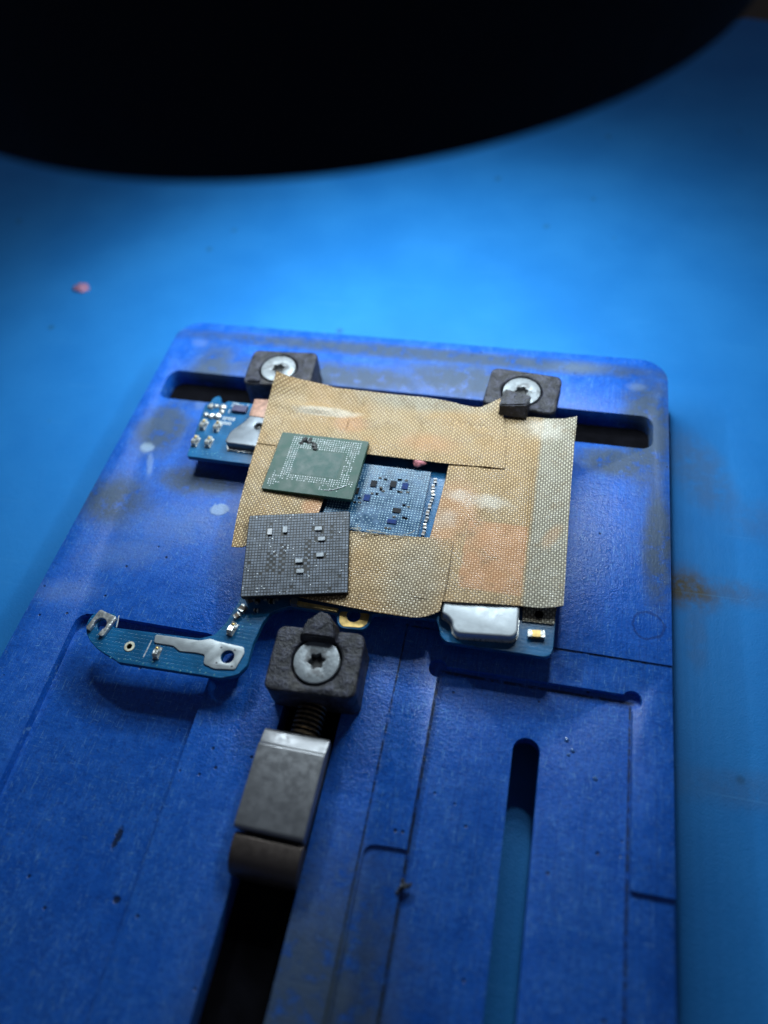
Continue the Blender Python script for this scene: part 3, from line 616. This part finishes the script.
k = thing('interposer_chip', 'dark grey square chip with a fine pad grid, turned slightly, below the green chip', 'chip', (-5.35, -45.35, 5.35), R(9.8))
k.rotation_euler = (R(2.2), R(.6), R(12.4))
KW, KH = 12.9, 11.5
me = carve(bm_prism(rrect(-KW / 2, KW / 2, -KH / 2, KH / 2, .2, 2), -.62, .1), [], .05, 1)
obj_me('chip_body', me, 'interposer', k)
def kl(x, y):
    d = Vector((x + 5.35, y + 45.35)); a = R(-9.8); return (d.x * math.cos(a) - d.y * math.sin(a), d.x * math.sin(a) + d.y * math.cos(a))
comps = [kl(*p) for p in ((-9.37, -42.92), (-7.51, -42.37), (-3.36, -41.71), (-2.65, -43.12), (-2.37, -45.38), (-4.76, -46.51), (-4.31, -47.88))]
vert = {0, 1}
bm = bmesh.new()
for i in range(33):
    for j in range(29):
        x = -KW / 2 + .25 + i * .3875; y = KH / 2 - .25 - j * .393
        u = i / 32; v = j / 28
        if any(abs(x - cx) < (.42 if n in vert else .72) and abs(y - cy) < (.58 if n in vert else .40) for n, (cx, cy) in enumerate(comps)): continue
        if .19 < u < .31 and .47 < v < .73 and (i + j) % 2: continue
        if i in (11, 12) and .38 < v < .76 and (j % 2 == i % 2): continue
        if i in (19, 20) and .36 < v < .76 and (j % 2 == i % 2): continue
        if i == 27 and .16 < v < .36 and j % 2: continue
        if rnd.random() < .012: continue
        b = rnd.uniform(.125, .160); box(bm, x - b, x + b, y - b, y + b, .09, .13)
o = obj('solder_pads', bm, 'pad_dull', k, smooth=0); o['kind'] = 'stuff'
for n, (cx, cy) in enumerate(comps):
    lx, ly = (.56, .86) if n in vert else (.88, .52)
    bm = bmesh.new(); prism(bm, rrect(cx - lx / 2 - .2, cx + lx / 2 + .2, cy - ly / 2 - .17, cy + ly / 2 + .17, .05, 1), .08, .105); f = obj('solder_pocket', bm, 'black', k)
    bm = bmesh.new(); prism(bm, rrect(cx - lx / 2, cx + lx / 2, cy - ly / 2, cy + ly / 2, .07, 2), .1, .34); obj('tiny_component', bm, 'slide' if n == 0 else 'part_grey', k)
bm = bmesh.new()
for i in range(60):
    x, y = rnd.uniform(-6.3, 6.3), rnd.uniform(-5.6, 5.6); lump(bm, (x, y, .13), rnd.uniform(.05, .11), i, .4, 1, .6)
o = obj('solder_specks', bm, 'pad_silver', k); o['kind'] = 'stuff'

# ------------------------------------------------------------------ woven tape
def along(pl, t):
    L = [0]
    for a, b in zip(pl, pl[1:]): L.append(L[-1] + (Vector(b) - Vector(a)).length)
    d = t * L[-1]
    for i in range(len(pl) - 1):
        if d <= L[i + 1] + 1e-9:
            q = (d - L[i]) / max(1e-9, L[i + 1] - L[i]); return Vector(pl[i]).lerp(Vector(pl[i + 1]), q)
    return Vector(pl[-1])
def smooth_line(pl, n=3):
    out = [Vector(p) for p in pl]
    for _ in range(n):
        q = [out[0]]
        for a, b in zip(out, out[1:]): q += [a.lerp(b, .25), a.lerp(b, .75)]
        out = q + [out[-1]]
    return [tuple(p) for p in out]
def tape(label, top, right, bottom, left, rot=0.0, amp=.10, seed=0, th=.14, extra=None, nx=70, ny=60):
    """top: left->right, bottom: left->right, left: top->bottom, right: top->bottom; (x, y, z) in mm"""
    c0 = Vector((sum(p[0] for p in top + bottom) / len(top + bottom), sum(p[1] for p in top + bottom) / len(top + bottom), 0))
    t = thing('tape_strip', label, 'tape', (c0.x, c0.y, 0), 0, 'strips of woven heat tape on the board')
    top, bottom, left, right = (smooth_line(q, 2) for q in (top, bottom, left, right))
    bm = bmesh.new(); uvl = bm.loops.layers.uv.new('weave'); V = []; UVs = {}
    A, B, C, D = Vector(top[0]), Vector(top[-1]), Vector(bottom[0]), Vector(bottom[-1])
    for j in range(ny + 1):
        row = []
        v = j / ny
        for i in range(nx + 1):
            u = i / nx
            p = along(top, u) * (1 - v) + along(bottom, u) * v + along(left, v) * (1 - u) + along(right, v) * u - (A * (1 - u) * (1 - v) + B * u * (1 - v) + C * (1 - u) * v + D * u * v)
            flat = p.copy()
            p.z += amp * (mnoise.noise(Vector((p.x * .22, p.y * .22, seed))) + .45 * mnoise.noise(Vector((p.x * .6, p.y * .6, seed + 3))))
            if extra: p.z += extra(p.x, p.y)
            if i in (0, nx) or j in (0, ny):
                p.x += .03 * mnoise.noise(Vector((p.x * 3, p.y * 3, seed))); p.y += .03 * mnoise.noise(Vector((p.y * 3, p.x * 3, seed + 5)))
            vv = bm.verts.new(p - c0); row.append(vv); UVs[vv] = (flat.x * math.cos(rot) + flat.y * math.sin(rot), -flat.x * math.sin(rot) + flat.y * math.cos(rot))
        V.append(row)
    for j in range(ny):
        for i in range(nx):
            f = bm.faces.new((V[j][i], V[j + 1][i], V[j + 1][i + 1], V[j][i + 1]))
            for l in f.loops: l[uvl].uv = UVs[l.vert]
    # thickness: offset copy below, stitched at the rim
    geo = bmesh.ops.duplicate(bm, geom=bm.faces[:]); low = [x for x in geo['geom'] if isinstance(x, bmesh.types.BMVert)]
    for v in low: v.co.z -= th
    for f in [x for x in geo['geom'] if isinstance(x, bmesh.types.BMFace)]: f.normal_flip()
    mp = geo['vert_map']
    rim = [V[0][i] for i in range(nx + 1)] + [V[j][nx] for j in range(1, ny + 1)] + [V[ny][i] for i in range(nx - 1, -1, -1)] + [V[j][0] for j in range(ny - 1, 0, -1)]
    for a, b in zip(rim, rim[1:] + rim[:1]):
        f = bm.faces.new((a, b, mp[b], mp[a]))
        for l in f.loops: l[uvl].uv = UVs.get(l.vert, UVs[a])
    o = obj('woven_cloth', bm, 'tape', t, smooth=60); return t
def g2(x, y, cx, cy, rx, ry): return math.exp(-((x - cx) / rx) ** 2 - ((y - cy) / ry) ** 2)
# right-hand sheet, lying over the board and past its edge
tape('tan woven tape sheet with an amber patch and pale right margin, behind the shield can',
     [(10.6, -20.5, 4.75), (16.0, -19.2, 4.85), (18, -19.0, 4.9), (21, -18.6, 4.95), (24.5, -18.7, 5.0), (26.8, -17.9, 5.2)],
     [(26.8, -17.9, 5.2), (26.75, -27.2, 4.85), (26.9, -38.0, 4.8), (27.0, -46.9, 4.9)],
     [(9.9, -48.6, 4.7), (13.3, -48.7, 4.86), (17.8, -48.2, 4.9), (22.2, -47.7, 4.9), (25.0, -47.5, 4.75), (27.0, -46.9, 4.9)],
     [(10.6, -20.5, 4.75), (10.9, -30, 4.6), (10.3, -39.9, 4.6), (9.9, -48.6, 4.7)], rot=.03, amp=.10, seed=1,
     extra=lambda x, y: .16 * g2(x, y, 16, -34, 4, 2) - .12 * g2(x, y, 22.8, -36, .9, 14))
# small flap stuck down on the board beyond the shield can
flap = tape('tiny dark tan tape flap with a hole, beside the shield can',
     [(22.5, -46.6, 3.7), (26.4, -46.2, 3.7)], [(26.4, -46.2, 3.7), (26.25, -48.7, 3.45)], [(22.65, -48.9, 3.45), (26.25, -48.7, 3.45)], [(22.5, -46.6, 3.7), (22.65, -48.9, 3.45)], rot=.05, amp=.03, seed=8, nx=16, ny=12)
bm = bmesh.new(); prism(bm, circ(0, 0, .52, 20), 0, .03); fo = obj('punched_hole', bm, 'void', flap); fo.location = Vector((24.45 - flap.location.x / S, -47.9 - flap.location.y / S, 3.66)) * S
# left sheet
tape('tan woven tape sheet along the left, under the green and dark chips',
     [(-16.6, -22.2, 4.75), (-10, -22.2, 4.75), (-4.4, -22.4, 4.7)], [(-4.4, -22.4, 4.7), (-4.3, -31, 4.6), (-4.5, -38.7, 4.55)],
     [(-14.2, -45.3, 4.55), (-12.3, -45.2, 4.6), (-9.0, -42, 4.6), (-4.5, -38.7, 4.55)], [(-16.6, -22.2, 4.75), (-15.9, -33, 4.75), (-15.2, -39.5, 4.7), (-14.2, -45.3, 4.55)], rot=-.06, amp=.10, seed=2)
# front strip
tape('yellowish tan woven tape strip between the dark chip and the shield can',
     [(-6.0, -41.2, 4.65), (-.3, -40.7, 4.7), (4, -40.75, 4.75), (9, -40.4, 4.95), (13.1, -40.1, 5.12)], [(13.1, -40.1, 5.12), (13.5, -46, 5.15), (13.2, -50.0, 4.95)],
     [(-5.5, -50.6, 4.35), (2.2, -51.0, 4.4), (8.7, -51.2, 4.45), (11.4, -51.0, 4.6), (13.2, -50.0, 4.95)], [(-6.0, -41.2, 4.65), (-5.8, -46, 4.6), (-5.5, -50.6, 4.35)], rot=.0, amp=.07, seed=4)
# top strip with the corner that stands up
tt = tape('long tan woven tape strip along the back, its left corner peaked up at a clamp',
     [(-16.1, -17.3, 7.8), (-13.7, -17.1, 6.4), (-10.5, -16.8, 5.7), (-6.1, -17.3, 5.25), (1.2, -16.9, 5.0), (7.8, -17.0, 5.0), (13.2, -18.3, 5.1), (14.8, -17.4, 5.4), (16.2, -16.5, 5.7)],
     [(16.2, -16.5, 5.7), (16.9, -19.2, 5.25), (17.8, -23, 5.0), (18.2, -28.1, 4.90)],
     [(-16.1, -28.6, 4.83), (-8, -28.6, 4.88), (-.6, -28.2, 4.85), (9.3, -28.35, 4.86), (18.2, -28.1, 4.90)],
     [(-16.1, -17.3, 7.8), (-16.5, -20.3, 6.0), (-16.5, -22.9, 5.3), (-16.1, -28.6, 4.83)], rot=.02, amp=.13, seed=5, nx=110, ny=46,
     extra=lambda x, y: .45 * g2(x, y, -9.5, -21.2, 4.2, .8) + .3 * g2(x, y, -2.6, -21.8, 2.0, .7) + .25 * g2(x, y, 12, -20, 5, 1.2))
# frayed glass threads on the window's front edge
fr = thing('frayed_threads', 'white frayed glass threads along the front edge of the blue chip window', 'threads', (4, -40.6, 0))
bm = bmesh.new()
for i in range(26):
    x = rnd.uniform(-4.6, 5.2); y = rnd.uniform(-.25, .45); a = rnd.uniform(-.5, .5) + (math.pi if rnd.random() < .5 else 0); L = rnd.uniform(.8, 2.6); kx = rnd.uniform(-.5, .5)
    pts = []
    for s in range(9):
        q = s / 8; pts.append((x + math.cos(a + kx * q * 2) * L * q, y + math.sin(a + kx * q * 2) * L * q * .5, 4.80 + .22 * math.sin(q * 3.1) + .02 * (x > 3)))
    tube(bm, pts, rnd.uniform(.02, .042), 4)
obj('loose_fibre', bm, 'fibre', fr)
bm = bmesh.new(); lump(bm, (0, 0, 0), 1.0, 2, .25, 3, .5)
o = obj('pink_paste', bm, 'pink', None, (6.8, -28.0, 4.35)); tag(o, 'small pink blob of paste under the back tape strip, behind the blue chip', 'paste')
bm = bmesh.new(); lump(bm, (0, 0, 0), 1.25, 5, .5, 3, .5); lump(bm, (1.0, -.2, -.1), .7, 6, .5, 2, .5); lump(bm, (-1.1, -.3, -.15), .6, 7, .5, 2, .5)
o = obj('pink_crumb', bm, 'dull_pink', None, (-71.1, 15.6, MZ + .35)); tag(o, 'small pink crumb lying alone on the bright blue mat', 'crumb')

bm = bmesh.new()
for i, (x, y, r) in enumerate(((0, 0, .36), (.36, .1, .28), (-.3, -.3, .24), (.65, .25, .18), (-.2, .5, .2), (-.5, -.7, .2))): lump(bm, (x, y, r * .5), r, i + 3, .6, 2, .8)
o = obj('solder_crumb', bm, 'crumb', None, (14.15, -78.0, -.6)); tag(o, 'dark grey lump of dirt on the recess edge left of the long slot', 'crumb')
# clear droplets of flux near the long slot
flux = simple('clear_flux', (.05, .14, .4), .08)
for i, (x, y, r, lab) in enumerate(((29.0, -60.2, .28, 'topmost of three close droplets of flux right of the long slot'), (29.7, -61.3, .24, 'middle one of three close droplets of flux right of the long slot'),
                                    (29.3, -61.8, .2, 'lowest of three close droplets of flux right of the long slot'), (32.2, -63.8, .26, 'lone glossy droplet of flux on the recess well right of the long slot'))):
    bm = bmesh.new(); lump(bm, (0, 0, 0), r, i, .3, 2, .5); o = obj('flux_droplet', bm, flux, None, (x, y, -1.08))
    tag(o, lab, 'droplet', 'flux droplets by the long slot')

# ------------------------------------------------------------------ microscope head
ms = thing('microscope_head', 'black round microscope ring light housing, out of focus across the top of the picture', 'microscope', (RING_C[0], RING_C[1], 55))
bm = bmesh.new(); lathe(bm, [(20, 3), (22, 1.2), (33.5, 1.2), (37.2, .2), (38.5, 0), (38.8, .2), (38.8, 46), (37, 48), (20, 52)], 128); obj('ring_housing', bm, 'hood', ms, smooth=30)
bm = bmesh.new(); lathe(bm, [(19, 4), (19.5, 3.5), (19.9, 4), (19.9, 90), (19, 92)], 64); obj('objective_barrel', bm, 'hood', ms)
bm = bmesh.new(); lathe(bm, [(17, 3.9), (10, 3.2), (4, 2.8), (.01, 2.7)][::-1] + [(17, 5)], 48); obj('objective_lens', bm, 'lens', ms)
